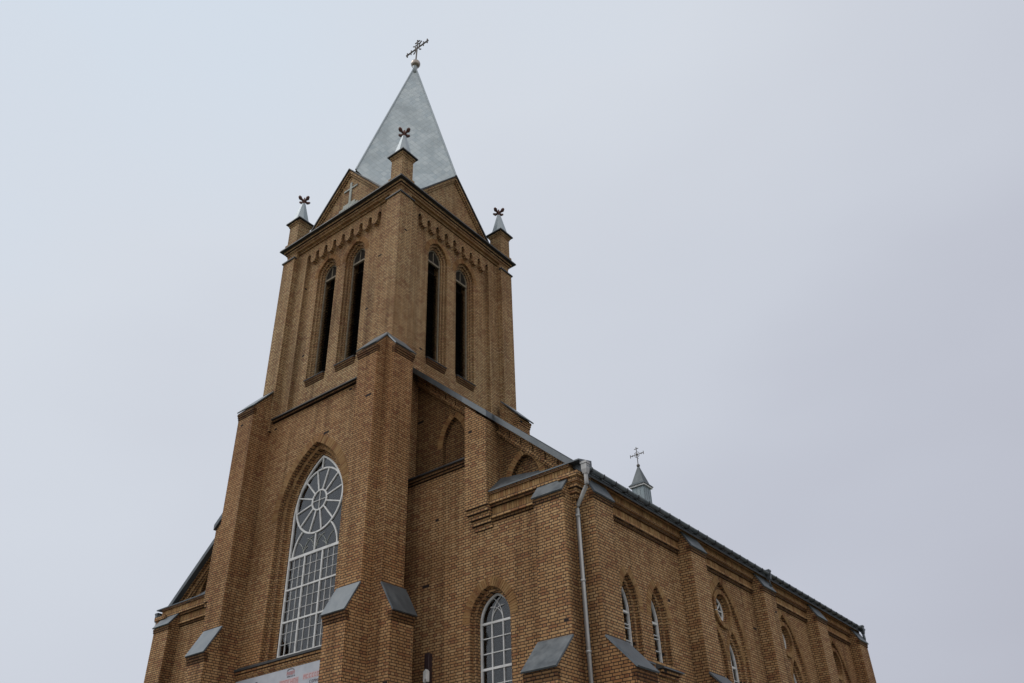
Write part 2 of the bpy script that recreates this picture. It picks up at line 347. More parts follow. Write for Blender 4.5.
# ------------------------------------------------------------------ tower, lower stage
mb = MB(); mb.box(-3.08, 3.08, WF, 7.0, GZ, 15.12)
low = mb.build('tower_wall', M['brick'], church)
SI, SP = 6.48, 10.90
def acut(T, hw, sill, spr, rise, depth, x0=0., pre=.4):
    c = MB(T); c.prism_y(arch(hw, sill, spr, rise, 14, x0), -pre, depth); return c
FT0 = front(WF); FT = lambda u, y, z: (u-.08, WF+y, z)
cut(low, [acut(FT, 1.58, SI-.12, SP, 2.40, .17), acut(FT, 1.40, SI-.06, SP, 2.22, .33), acut(FT, 1.235, SI, SP, 2.05, .72)])
def corner_plan(s, p):
    # L shaped plan with the re-entrant notch at the tower's corner
    return [(A-BW, -p), (A, -p), (A, 0), (A+p, 0), (A+p, BW), (A-BW+.2, BW), (A-BW, BW-.2)]
for T in (ident, mirror):
    ex = .16 if T is mirror else 0.          # the left pair stands a little wider above its lower caps
    T2 = (lambda T, ex: lambda x, y, z: T(x+ex, y, z))(T, ex)
    mb = MB(T); up_ = MB(T2)
    mb.prism_z(corner_plan(1, PL), GZ, ZLB); up_.prism_z(corner_plan(1, PU), ZLB+.002, ZCB)
    x0, x1 = A-BW, A
    mb.prism_x([(-PL, ZLB+.001), (-PU, ZLT), (-PU, ZLB+.001)], x0, x1)
    mb.prism_y([(A+PL, ZLB+.001), (A+PU, ZLT), (A+PU, ZLB+.001)], 0, BW)
    # corbelled courses under the caps
    s_ = (ZCT-ZCB)/.42
    ms0_ = (MB(T), MB(T)); ms2_ = (MB(T2), MB(T2))
    for m_, p, zb, g_ in ((mb, PL, ZLB, (ZLT-ZLB)/(PL-PU)), (up_, PU, ZCB, s_)):
        ms_ = ms0_ if m_ is mb else ms2_
        for k, (dz0, dz1, e) in enumerate(((-.25, -.17, .02), (-.168, -.088, .042), (-.086, -.002, .065))):
            z_ = zb-g_*.065; ep = e-.0015
            ms_[0].box(x0-e*.5, x1+e*.3, -p-e, -p+.1, z_+dz0, z_+dz1); ms_[1].box(A+p-.1, A+p+e, -e*.3, BW+e*.5, z_+dz0, z_+dz1)
        m_.prism_x([(-p-.064, zb-g_*.064), (-p+.002, zb+.001), (-p+.002, zb-g_*.064)], x0+.001, x1-.001); m_.prism_y([(A+p+.064, zb-g_*.064), (A+p-.002, zb+.001), (A+p-.002, zb-g_*.064)], .001, BW-.001)
    # stepped gablet masonry under the top caps
    up_.prism_x([(-PU, ZCB), (.30, ZCB+s_*(PU+.30)-.02), (.30, ZCB-.1), (-PU, ZCB-.1)], x0+.01, 3.19)
    up_.prism_x([(-PU, ZCB+.001), (0, ZCB+s_*PU-.02), (0, ZCB-.1), (-PU, ZCB-.1)], 3.19, x1-.003)
    up_.prism_y([(A+PU, ZCB), (A-.31, ZCB+s_*(PU+.31)-.02), (A-.31, ZCB-.1), (A+PU, ZCB-.1)], .30, BW-.01)
    up_.prism_y([(A+PU, ZCB+.001), (A, ZCB+s_*PU-.02), (A, ZCB-.1), (A+PU, ZCB-.1)], .003, .30)
    bt = mb.build('angle_buttress', M['brick'], church); up_.build('upper_shaft', M['brick'], bt); [q_.build('stain_shade_course', M['soot_shade'], bt) for q_ in ms0_+ms2_]  # corbels under the caps: soot and underside shade in their colour
    # lower caps (sheet metal weatherings)
    def slab(mb, P, th):   # P: quad lying on the slope, thickened upward along its normal
        a, b, c = (Vector(P[i]) for i in range(3)); n = (b-a).cross(c-b).normalized()
        if n.z < 0: n = -n
        mb.hull2([tuple(Vector(p)+n*.004) for p in P], [tuple(Vector(p)+n*th) for p in P])
    ov = .06
    g = (ZLT-ZLB)/(PL-PU)
    c = MB(T); slab(c, [(x0-ov*.6, -PL-.075, ZLB-g*.075), (x1+ov*.5, -PL-.075, ZLB-g*.075), (x1+ov*.5, -PU, ZLT), (x0-ov, -PU, ZLT)], .045)
    c.build('weathering_cap', M['cap'], bt)
    c = MB(T); slab(c, [(A+PL+.075, -ov*.5, ZLB-g*.075), (A+PL+.075, BW+ov*.6, ZLB-g*.075), (A+PU, BW+ov, ZLT), (A+PU, -ov*.5, ZLT)], .045)
    c.build('weathering_cap', M['cap'], bt)
    zf = lambda y: ZCT+s_*y
    c = MB(T2); slab(c, [(x0-ov, -PU-ov, zf(-PU-ov)), (x1+.03, -PU-ov, zf(-PU-ov)), (x1+.03, 0, zf(0)), (3.2, .305, zf(.305)), (x0-ov, .305, zf(.305))], .045); c.build('weathering_cap', M['cap'], bt)
    zg = lambda x: ZCT+s_*(A-x)
    c = MB(T2); slab(c, [(A+PU+ov, -.03, zg(A+PU+ov)), (A+PU+ov, BW+ov, zg(A+PU+ov)), (3.2, BW+ov, zg(3.2)), (3.2, .305, zg(3.2)), (A, -.0, zg(A))], .045); c.build('weathering_cap', M['cap'], bt)
    # rear buttress of the tower, standing over the nave roof
    mb = MB(T); yr0, yr1 = 6.15, 6.85
    mb.prism_y([(3.35, 11), (4.20, 11), (4.20, 15.16), (3.35, 16.05)], yr0, yr1)
    for dz, e in ((-.26, .03), (-.17, .06), (-.08, .09)): mb.box(4.0, 4.20+e*.7, yr0-e*.5, yr1+e*.5, 15.07+dz, 15.07+dz+.083)
    rb = mb.build('rear_buttress', M['brick'], church)
    c = MB(T); gg = 1.055
    slab(c, [(4.33, yr0-.06, 15.04), (4.33, yr1+.06, 15.04), (3.42, yr1+.06, 15.04+gg*.91), (3.42, yr0-.06, 15.04+gg*.91)], .05)
    c.build('weathering_cap', M['roof'], rb)
# ledge between lower stage and belfry, on the front and sides
mb = MB(); dk = MB()
def ledge(T, x0, x1, w):
    b = MB(T); mb_ = b
    mb_.box(x0, x1, w-.10, w+.3, 14.905, 14.982)
    return b
b = ledge(ident, -(A-BW), A-BW, WF); b.build('ledge_courses', M['soot_shade'], church)
b = MB(); b.prism_x([(WF-.17, 14.985), (WF-.17, 15.03), (.75, 15.17), (.75, 14.985)], -(A-BW), A-BW); b.build('ledge_flashing', M['dark'], church)

# front window ------------------------------------------------------
def ring_profile(cx, cz, r_, n=40): return [(cx+r_*math.cos(2*math.pi*i/n), cz+r_*math.sin(2*math.pi*i/n)) for i in range(n)]
def window_base(T, hw, sill, spr, rise, depth, fw, screen=True, x0=0., back=.16, frame_name='arched_window', mat_frame='white'):
    mb = MB(T)
    P = arch(hw, sill, spr, rise, 14, x0); Qp = arch(hw-fw, sill+fw, spr, rise-fw*1.15, 14, x0)
    mb.ring_y(P, Qp, depth, depth+.07); mb.box(x0-hw+.01, x0+hw-.01, depth+.001, depth+.071, sill, sill+fw)
    return mb
def finish_window(mb, T, hw, sill, spr, rise, depth, x0, name='arched_window', back=.16, fm='white'):
    w = mb.build(name, M[fm], church)
    g = MB(T); g.prism_y(arch(hw-.01, sill+.01, spr, rise-.01, 14, x0), depth+.045, depth+.052); g.build('glass_pane', M['glass'], w)
    g = MB(T); g.prism_y(arch(hw-.005, sill+.005, spr, rise-.005, 14, x0), depth+back, depth+back+.02); g.build('inner_glazing', M['screen'], w)
    return w
hw = 1.22; d0 = .36
mb = window_base(FT, hw, SI, SP, 2.03, d0, .06)
f0, f1 = d0+.005, d0+.062
CZ, CR = SP+.42, 1.14
mb.ring_y(ring_profile(0, CZ, CR), ring_profile(0, CZ, CR-.055), f0, f1, True)
mb.ring_y(ring_profile(0, CZ, .37), ring_profile(0, CZ, .32), f0+.001, f1+.001, True)
for k in range(12):
    a = 2*math.pi*(k+.5)/12 - R(3)
    mb.bar((.35*math.cos(a), CZ+.35*math.sin(a)), ((CR-.02)*math.cos(a), CZ+(CR-.02)*math.sin(a)), .042, f0+.002, f1-.002)
mb.bar((0, CZ-.33), (0, CZ+.33), .018, f0+.01, f1-.01); mb.bar((-.33, CZ), (.33, CZ), .018, f0+.012, f1-.012)
mb.bar((0, CZ+CR-.03), (0, SP+1.98), .045, f0, f1)
TZ = 9.56
mb.bar((-1.19, TZ), (1.19, TZ), .085, f0-.004, f1)
mb.bar((0, TZ), (0, CZ-CR+.03), .04, f0, f1)
def arc_strip(mb, cx, cz, r_, a0, a1, wd, y0, y1, n=14):
    P = [(cx+(r_+wd/2)*math.cos(a0+(a1-a0)*i/n), cz+(r_+wd/2)*math.sin(a0+(a1-a0)*i/n)) for i in range(n+1)]
    Qq = [(cx+(r_-wd/2)*math.cos(a0+(a1-a0)*i/n), cz+(r_-wd/2)*math.sin(a0+(a1-a0)*i/n)) for i in range(n+1)]
    mb.ring_y(P, Qq, y0, y1)
thin_t = MB(FT)
for sgn in (1, -1):      # two round-headed lights under the rose, thin tracery inside
    arc_strip(mb, sgn*-.05, TZ, 1.1, (0 if sgn > 0 else math.pi), (R(48) if sgn > 0 else math.pi-R(48)), .045, f0+.003, f1-.003)
    for cx_, a0, a1 in ((.0, 0, R(75)), (.56, math.pi, math.pi-R(75)), (.28, 0, R(75)), (1.1, math.pi, math.pi-R(62)), (.28, math.pi, math.pi-R(60))):
        P_ = (sgn*cx_, TZ)
        if sgn < 0: a0, a1 = math.pi-a0, math.pi-a1
        arc_strip(thin_t, P_[0], P_[1], .56 if cx_ != .28 else .28, a0, a1, .012, f0+.02, f1-.014)
ZROW = [SI+.05, SI+.05+(TZ-SI-.05)/3, SI+.05+2*(TZ-SI-.05)/3, TZ]
XC = [-1.19, -.42, .42, 1.19]
for z in ZROW[1:3]: mb.bar((-1.19, z), (1.19, z), .05, f0-.001, f1)
for x in XC[1:3]: mb.bar((x, SI+.03), (x, TZ), .05, f0, f1+.001)
for a, b in zip(XC, XC[1:]):
    for k in (1, 2): x = a+(b-a)*k/3; mb.bar((x, SI+.03), (x, TZ), .012, f0+.012, f1-.012)
for a, b in zip(ZROW, ZROW[1:]):
    for k in (1, 2): z = a+(b-a)*k/3; mb.bar((-1.19, z), (1.19, z), .012, f0+.014, f1-.014)
big = finish_window(mb, FT, hw, SI, SP, 2.03, d0, 0, 'rose_window', .2); thin_t.build('thin_tracery', M['stone'], big)
v = MB(FT); voussoirs(v, 1.585, SP, 2.405, .27, -.012, .08); voussoirs(v, 1.405, SP, 2.225, .13, .165, .25); v.build('arch_surround', M['unit'], big)
b = MB(FT0); b.box(-(A-BW), A-BW, -.10, .1, 6.16, 6.235); b.box(-(A-BW), A-BW, -.06, .1, 6.05, 6.156); b.box(-(A-BW), A-BW, -.035, .1, 5.98, 6.046)
b.build('sill_courses', M['brick'], church)
b = MB(FT0); b.prism_x([(-.15, 6.24), (-.15, 6.30), (.0, 6.37), (.36, 6.47), (.36, 6.24)], -(A-BW), A-BW); b.build('sill_flashing', M['dark'], church)

# ------------------------------------------------------------------ belfry (upper stage)
PP, WP, ST = 3.0, 3.16, 3.41                 # panel plane, wall plane, corner strip plane (half widths)
ZU0, ZU1 = 14.6, 22.98
mb = MB(rotT(0)); mb.box(-PP, PP, -PP, PP, ZU0, 23.3)
belfry = mb.build('belfry_wall', M['pale'], church)
LX, LH = .81, .54
cs = []
for k in range(4):
    T0 = rotT(k); T = (lambda T0: lambda u, y, z: T0(u, -PP+y, z))(T0)
    for sg in (-1, 1):
        for h, dp, up_ in ((.55, .10, 0), (.46, .18, .08), (.385, .7, .16)):
            cs.append(acut(T, h, 16.42+up_*.5, 21.28, h*1.32, dp, sg*LX-(.15 if k == 0 else 0), .12))
cut(belfry, cs)
PH = 2.15
for k in range(4):
    T0 = rotT(k)
    TP = (lambda T0: lambda u, y, z: T0(u, -PP+y, z))(T0)
    # pilasters either side of the recessed panel plus arcaded corbel table
    for sg in (-1, 1):
        mb = MB(T0); a, b = sorted((sg*PH, sg*2.72)); mb.box(a, b, -WP, -PP+.05, ZU0, ZU1); mb.build('pilaster', M['pale'], church)
    mb = MB(T0)
    zt, zs, zc = ZU1, 22.52, 22.16
    poly = [(-PH, zt)]; ptch = 4.08/8; wsl = .2
    xs = [-2.04+ptch*i for i in range(9)]
    low_ = [(-PH, zs)]
    for i, x in enumerate(xs):
        l, r_ = x-wsl/2, x+wsl/2
        if i == 0: l = -PH+.001
        if i == 8: r_ = PH-.001
        cxm, hwid = (l+r_)/2, (r_-l)/2
        low_ += [(cxm-hwid*math.cos(t), zs+hwid*1.3*math.sin(t)) for t in [math.pi*j/6 for j in range(7)]]
        if i < 8:
            nx = xs[i+1]-wsl/2
            low_ += [(r_, zc+.14), (r_+.05, zc+.12), (r_+.08, zc+.03), ((r_+nx)/2, zc), (nx-.08, zc+.03), (nx-.05, zc+.12), (nx, zc+.14)]
    pts = [(-PH, zt)] + low_ + [(PH, zs), (PH, zt)]
    # drop duplicates
    cl = [pts[0]]
    for p in pts[1:]:
        if (Vector(p)-Vector(cl[-1])).length > 1e-4: cl.append(p)
    mb.prism_y(cl, -WP-.004, -PP+.04)
    mb.build('corbel_table', M['pale'], church)
    # corner strips
    mb = MB(T0); mb.box(-ST, -2.70, -ST, -2.70, ZU0, 22.70); mb.box(-ST+.09, -2.72, -ST+.09, -2.72, 22.705, ZU1+.1)
    cs_ = mb.build('corner_strip', M['pale'], church)
    mb = MB(T0); mb.prism_z([(-ST-.05, -ST-.05), (-2.66, -ST-.05), (-2.66, -ST+.09), (-ST+.09, -ST+.09), (-ST+.09, -2.66), (-ST-.05, -2.66)], 22.703, 22.76); mb.build('strip_flashing', M['dark'], cs_)
    for sg in (-1, 1):
        x0 = sg*LX-(.15 if k == 0 else 0)
        # sill
        s_ = MB(TP); s_.prism_x([(-.10, 16.351), (-.10, 16.38), (.14, 16.49), (.14, 16.351)], x0-.52, x0+.52)
        so_ = s_.build('lancet_sill', M['dark'], church)
        s_ = MB(TP); s_.box(x0-.48, x0+.48, -.03, .05, 16.13, 16.20); s_.box(x0-.49, x0+.49, -.055, .05, 16.203, 16.275); s_.box(x0-.50, x0+.50, -.08, .05, 16.278, 16.348); s_.build('sill_brick', M['soot_shade'], so_)
        # wooden frame, transom and tracery, louvres behind
        h = .385; sp_ = 21.28
        f = MB(TP); P = arch(h-.002, 16.50, sp_, h*1.32, 10, x0); Q_ = arch(h-.05, 16.55, sp_, h*1.32-.055, 10, x0)
        f.ring_y(P, Q_, .24, .29); f.bar((x0-h+.01, 21.12), (x0+h-.01, 21.12), .08, .225, .30)
        f.bar((x0, 21.12), (x0, sp_+.40), .03, .25, .30)
        fo = f.build('belfry_lancet', M['wood'], church)
        l = MB(TP)
        for i in range(38):
            z = 16.3+i*.122; l.hull2([(x0-.375, .36, z), (x0+.375, .36, z), (x0+.375, .37, z+.012), (x0-.375, .37, z+.012)], [(x0-.375, .50, z+.11), (x0+.375, .50, z+.11), (x0+.375, .51, z+.122), (x0-.375, .51, z+.122)])
        l.box(x0-.38, x0+.38, .55, .57, 16.2, 21.5)
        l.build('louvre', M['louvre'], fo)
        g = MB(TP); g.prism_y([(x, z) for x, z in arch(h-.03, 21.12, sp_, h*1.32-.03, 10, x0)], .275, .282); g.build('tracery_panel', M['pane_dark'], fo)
        v = MB(TP); voussoirs(v, .545, sp_, .545*1.32, .2, -.012, .05, x0); v.build('arch_surround', M['unit'], fo)
# cornice
mb = MB(rotT(0))
for h, z0, z1 in ((3.23, 22.98, 23.07), (3.335, 23.073, 23.16), (3.38, 23.163, 23.25), (3.44, 23.253, 23.37)): mb.box(-h, h, -h, h, z0, z1)
mb.build('tower_cornice', M['pale'], church)
mb = MB(rotT(0)); mb.hull2([(-3.58, -3.58, 23.373), (3.58, -3.58, 23.373), (3.58, 3.58, 23.373), (-3.58, 3.58, 23.373)], [(-3.57, -3.57, 23.44), (3.57, -3.57, 23.44), (3.57, 3.57, 23.44), (-3.57, 3.57, 23.44)])
mb.hull2([(-3.56, -3.56, 23.44), (3.56, -3.56, 23.44), (3.56, 3.56, 23.44), (-3.56, 3.56, 23.44)], [(-3.1, -3.1, 23.58), (3.1, -3.1, 23.58), (3.1, 3.1, 23.58), (-3.1, 3.1, 23.58)])
mb.build('cornice_flashing', M['dark'], church)
# gables
GH, GB, GZ0, GAP = 3.208, 2.5, 23.47, 26.28
for k in range(4):
    T0 = rotT(k); mb = MB(T0)
    mb.prism_y([(-GB, GZ0), (GB, GZ0), (0, GAP-.06)], -GH+.14, -GH+.45)
    gs = (GAP-GZ0)/GB
    gb = mb.build('tower_gable', M['pale'], church)
    mb = MB(T0)
    for sg in (-1, 1):
        for off0, off1, y in ((.05, .20, -GH+.02), (.203, .31, -GH+.08)):
            q = [(sg*GB, GZ0-off0), (0, GAP-off0), (0, GAP-off1), (sg*(GB), GZ0-off1)]
            q = [(x, z) for x, z in q]
            mb.prism_y(q, y, -GH+.2)
    mb.build('rake_moulding', M['pale'], gb)
    mb = MB(T0)
    for sg in (-1, 1):
        mb.prism_y([(sg*(GB+.12), GZ0-.10), (0, GAP+.035), (0, GAP-.015), (sg*(GB+.06), GZ0-.14)], -GH-.04, -GH+.55)
    mb.build('gable_coping', M['dark'], gb)
    mb = MB(T0); mb.prism_y([(-GB+.02, GZ0), (GB-.02, GZ0), (0, GAP-.03)], -GH+.452, -.8); mb.build('gable_roof', M['spirelet'], gb)
# cross and stepped pedestal in relief on the front gable
mb = MB(front(YC-GH+.14)); mb.box(.02, .14, -.04, .02, 24.36, 25.52); mb.box(-.32, .47, -.043, .02, 25.14, 25.22)
cr_ = mb.build('gable_cross', M['stone'], church)
mb = MB(front(YC-GH+.14)); mb.box(-.28, .42, -.05, .02, 24.18, 24.36); mb.box(-.48, .62, -.07, .02, 23.62, 24.18); mb.build('pedestal', M['stone'], cr_)
mb = MB(front(YC-GH+.14))
for i, x in enumerate([-.40+.115*j for j in range(9)]):
    if i == 8: continue
    mb.bar((x, 23.72), (x+.05, 24.08), .045, -.078, 0) if i % 2 else mb.bar((x+.03, 23.72), (x+.03, 24.1), .05, -.077, 0)
mb.bar((-.40, 23.68), (.55, 23.68), .04, -.079, 0)
mb.build('pedestal_mark', M['green'], cr_)
# spire
SX, SZ, SB = .32, 36.02, 3.06
gv = [(.16, -SB+.06), (SB+.13, 0), (.1, SB-.06), (-SB+.1, 0)]; cvs = [(2.1, -2.1), (2.1, 2.1), (-2.1, 2.1), (-2.1, -2.1)]
me = bpy.data.meshes.new('spire'); bm = bmesh.new(); uvl = bm.loops.layers.uv.new('UVMap')
def uvface(P):
    a, b, c = (Vector(p) for p in P); vs = [bm.verts.new(p) for p in (a, b, c)]; f = bm.faces.new(vs)
    e = (b-a).normalized(); n = (b-a).cross(c-a).normalized(); t = n.cross(e)
    if t.z < 0: t = -t
    o_ = (a+b)/2
    for l, p in zip(f.loops, (a, b, c)): l[uvl].uv = ((p-o_).dot(e), (p-o_).dot(t))
for i in range(4):
    g1 = (gv[i][0], YC+gv[i][1], 26.32); g2 = (gv[(i+1) % 4][0], YC+gv[(i+1) % 4][1], 26.32); c_ = (cvs[i][0], YC+cvs[i][1], 23.4)
    uvface([g1, g2, (SX, YC, SZ)]); uvface([g2, g1, c_])
bmesh.ops.recalc_face_normals(bm, faces=bm.faces); bm.to_mesh(me); bm.free(); me.materials.append(M['shingle'])
spire = bpy.data.objects.new('spire', me); COL.objects.link(spire); spire.parent = church; spire.location = -church.location
mb = MB()
for i in range(4):
    mb.tube([(gv[i][0], YC+gv[i][1], 26.32), (SX, YC, SZ)], .045, 6)
mb.build('hip_flashing', M['spirelet'], spire)
mb = MB(); mb.tube([(SX, YC, SZ-.7), (SX, YC, SZ-.12), (SX, YC, SZ-.05), (SX, YC, SZ+.02)], [.16, .11, .14, .10], 14); mb.build('spire_collar', M['spirelet'], spire, True)
mb = MB(); mb.sphere((SX+.03, YC, 36.18), .245, 20, 12); mb.build('spire_ball', M['goldball'], spire, True)
mb = MB(); CXx = SX+.10; zc = 37.42
mb.tube([(SX+.03, YC, 36.3), (CXx, YC, 38.0)], .038, 8); mb.tube([(CXx-.72, YC, zc), (CXx+.70, YC, zc)], .042, 8)
for sx in (-.72, .70):
    mb.tube([(CXx+sx, YC, zc-.15), (CXx+sx, YC, zc+.15)], .038, 6); mb.sphere((CXx+sx*1.06, YC, zc), .05, 8, 6)
    mb.tube([(CXx+sx*.62, YC, zc-.17), (CXx+sx*.62, YC, zc+.17)], .03, 6)
    pts = [(CXx+math.copysign(.12+.22*(1-math.cos(t)), sx), YC, zc+.34*math.sin(t)+.02) for t in [R(10*j) for j in range(9)]]; mb.tube(pts, .034, 6)
    pts = [(CXx+math.copysign(.10+.20*(1-math.cos(t)), sx), YC, zc-.30*math.sin(t)) for t in [R(10*j) for j in range(9)]]; mb.tube(pts, .034, 6)
mb.tube([(CXx-.17, YC, 37.92), (CXx+.17, YC, 37.92)], .034, 6); mb.tube([(CXx-.2, YC, 37.72), (CXx+.2, YC, 37.72)], .028, 6); mb.sphere((CXx, YC, 38.03), .05, 8, 6)
mb.build('spire_cross', M['iron'], spire)
mb = MB(); mb.sphere((2.86, YC+.12, 26.80), .13, 12, 8); mb.tube([(2.6, YC+.02, 26.75), (2.86, YC+.12, 26.80)], .06, 6); mb.build('floodlight', M['dark'], spire, True)
# pinnacles
PC = 3.08
for sx, sy in ((1, -1), (-1, -1), (1, 1), (-1, 1)):
    T = (lambda sx, sy: lambda x, y, z: (sx*PC+x, YC+sy*PC+y, z))(sx, sy)
    mb = MB(T); mb.box(-.36, .36, -.36, .36, 23.46, 23.72); mb.box(-.30, .30, -.30, .30, 23.722, 24.74); mb.box(-.33, .33, -.33, .33, 24.742, 24.82); mb.box(-.36, .36, -.36, .36, 24.823, 24.91)
    pn = mb.build('pinnacle', M['pale'], church)
    mb = MB(T); mb.hull2([(-.44, -.44, 24.92), (.44, -.44, 24.92), (.44, .44, 24.92), (-.44, .44, 24.92)], [(-.43, -.43, 24.98), (.43, -.43, 24.98), (.43, .43, 24.98), (-.43, .43, 24.98)]); mb.build('pinnacle_cap', M['dark'], pn)
    mb = MB(T); n = 8; oct_ = lambda r_: [(r_*math.cos(2*math.pi*(i+.5)/n), r_*math.sin(2*math.pi*(i+.5)/n)) for i in range(n)]
    mb.hull2([(x, y, 24.98) for x, y in oct_(.44)], [(x, y, 25.12) for x, y in oct_(.36)]); mb.hull2([(x, y, 25.121) for x, y in oct_(.358)], [(x, y, 26.22) for x, y in oct_(.085)])
    mb.build('spirelet', M['spirelet'], pn)
    mb = MB(T); zz = 26.40
    mb.tube([(0, 0, 26.1), (0, 0, zz)], .05, 6)
    for q in range(4):          # four leaves spreading level from the stem, tips curling up
        a = R(90*q); d_ = Vector((math.cos(a), math.sin(a))); n_ = Vector((-d_.y, d_.x))
        for r0, r1, w0, w1, z0, z1 in ((.02, .15, .035, .042, 0, .015), (.15, .22, .042, .085, .015, .04), (.22, .30, .085, .045, .04, .09)):
            lo = [d_*r0+n_*w0, d_*r1+n_*w1, d_*r1-n_*w1, d_*r0-n_*w0]
            zl = [z0, z1, z1, z0]
            mb.hull2([(p_.x, p_.y, zz+z-.035) for p_, z in zip(lo, zl)], [(p_.x, p_.y, zz+z+.035) for p_, z in zip(lo, zl)])
    mb.tube([(0, 0, zz), (0, 0, zz+.2)], [.05, .03], 6)
    mb.sphere((0, 0, zz), .085, 8, 6); mb.build('finial', M['finial'], pn)

# ------------------------------------------------------------------ nave
GP = 2.0                                     # plane of the set-back gable field
mb = MB(); mb.box(-B, B, D, D+.9, GZ, 9.72)
nf = mb.build('nave_front_wall', M['brick'], church)
NWX = 6.37
cs = []
for sg in (1, -1):
    T = front(D)
    cs += [acut(T, .69, 1.5, 6.35, .86, .13, sg*NWX), acut(T, .585, 1.5, 6.35, .74, .62, sg*NWX)]
cut(nf, cs)
mb = MB(); zr = lambda x: ZR-SL*abs(x)
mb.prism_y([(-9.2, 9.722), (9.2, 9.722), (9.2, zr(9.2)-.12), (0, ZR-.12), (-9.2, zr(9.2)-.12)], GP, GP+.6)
gw = mb.build('nave_gable_wall', M['smoky_shade'], church)
cs = []
for sg in (1, -1):
    cs += [acut(front(GP), .47, 11.5, 12.2, .95, .14, sg*4.72), acut(front(GP), .52, 10.0, 10.1, .82, .14, sg*7.45)]
cut(gw, cs)
for sg, T in ((1, ident), (-1, mirror)):
    mb = MB(T); mb.box(3.1, 5.77, D, GP+.01, 9.724, 11.22); mb.build('upper_front_wall', M['brick'], church)
    # string course on the set-off
    mb = MB(T); mb.box(3.1, 5.76, D-.05, GP, 11.02, 11.10); mb.box(3.1, 5.76, D-.09, GP, 11.103, 11.20); st = mb.build('string_course', M['soot_shade'], church)
    mb = MB(T); mb.prism_x([(D-.14, 11.203), (D-.14, 11.25), (GP+.02, 11.34), (GP+.02, 11.203)], 3.1, 5.76); mb.build('string_flashing', M['dark'], st)
    # corbelled pier
    pf = D-.31
    mb = MB(T); xa, xb = 5.76, 6.58
    mb.prism_y([(xa, 9.42), (xb, 9.42), (xb, zr(xb)-.25), (xa, zr(xa)-.25)], pf, GP+.05)
    for i, (z0, z1, e, dx) in enumerate(((9.27, 9.417, .06, .02), (9.12, 9.267, .13, .05), (8.97, 9.117, .20, .09), (8.82, 8.967, .27, .14))): mb.box(xa+dx, xb-dx*.3, pf+e-.0, D+.1, z0, z1)
    mb.build('corbelled_pier', M['brick'], church)
    # raking corbel courses below the roof edge: a row of blocks over two thin courses
    for (x0, x1) in ((3.1, 5.755), (6.585, 9.1)):
        mb = MB(T)
        for o0, o1, y in ((.13, .20, GP-.20), (.423, .50, GP-.15), (.503, .58, GP-.08)):
            mb.prism_y([(x0, zr(x0)-o0), (x1, zr(x1)-o0), (x1, zr(x1)-o1), (x0, zr(x0)-o1)], y, GP+.05)
        rc = mb.build('raking_cornice', M['brick'], church)
        mb = MB(T); n = int((x1-x0)/.40)
        for i in range(n):
            xa, xb = x0+i*(x1-x0)/n+.02, x0+(i+1)*(x1-x0)/n-.02
            mb.prism_y([(xa, zr(xa)-.203), (xb, zr(xb)-.203), (xb, zr(xb)-.42), (xa, zr(xa)-.42)], GP-.10, GP+.05)
        mb.build('block_course', M['brick'], rc)
    v = MB(T); Tq = v.T
    v.T = lambda u, y, z: Tq(u, GP+y, z)
    voussoirs(v, .475, 12.2, .96, .2, -.012, .05, 4.72); v.build('blind_arch_surround', M['unit'], gw)
    v = MB(lambda u, y, z: Tq(u, GP+y, z)); voussoirs(v, .525, 10.1, .83, .2, -.012, .05, 7.45); v.build('blind_arch_surround', M['unit'], gw)
    # horizontal front cornice with pent roof
    mb = MB(T); so2 = MB(T); x0, x1 = 6.582, B+.02
    for k_, (z0, z1, e) in enumerate(((8.98, 9.055, .05), (9.058, 9.13, .11), (9.36, 9.44, .15), (9.443, 9.52, .21), (9.70, 9.78, .24))): (mb if k_ % 2 else so2).box(x0, B+.33 if e > .25 else (x1 if e > .1 else B-.12), D-e, D+.06, z0, z1)
    hc = mb.build('front_cornice', M['brick'], church); so2.build('stain_shade_course', M['soot_shade'], hc)  # dark courses paint the cornice's shadow gaps, with staining
    mb = MB(T); blocks(mb, x0, B-.1, .085, D-.075, D+.05, 9.135, 9.355); mb.build('soldier_course', M['unit'], hc); mb = MB(T); blocks(mb, x0, B+.02, .085, D-.20, D+.05, 9.525, 9.697); mb.build('soldier_course', M['unit'], hc)
    mb = MB(T); pr = lambda x, zt: [(x, D-.26, 9.783), (x, D-.26, 9.82), (x, GP+.02, zt), (x, GP+.02, 9.783)]; mb.hull2(pr(6.585, 10.46), pr(9.69, 9.98)); mb.build('pent_roof', M['roof'], hc)
    # window
    TW = front(D)
    h, si, sp_, ri, dp = .575, 1.6, 6.35, .73, .30
    mb = window_base(TW, h, si, sp_, ri, dp, .05, x0=sg*NWX)
    f0, f1 = dp+.005, dp+.06; X0 = sg*NWX
    for z in (6.33, 5.16, 3.99, 2.82): mb.bar((X0-h+.02, z), (X0+h-.02, z), .06, f0-.002, f1)
    for k in (-1, 1): mb.bar((X0+k*h/3, si+.03), (X0+k*h/3, 6.33), .028, f0+.004, f1-.004)
    for z in (5.94, 5.55, 4.77, 4.38, 3.6, 3.21, 2.4, 2.0): mb.bar((X0-h+.02, z), (X0+h-.02, z), .022, f0+.006, f1-.006)
    for k in (-1, 1):
        arc_strip(mb, X0+k*h, 6.35, h*1.33, (math.pi if k > 0 else 0), (math.pi-R(54) if k > 0 else R(54)), .014, f0+.01, f1-.01)
        arc_strip(mb, X0+k*h*.35, 6.35, h*.68, (math.pi if k > 0 else 0), (math.pi-R(95) if k > 0 else R(95)), .014, f0+.011, f1-.011)
    wn = finish_window(mb, TW, h, si, sp_, ri, dp, X0, 'lancet_window', .18)
    v = MB(TW); voussoirs(v, .695, sp_, .865, .25, -.012, .06, X0); v.build('arch_surround', M['unit'], wn)
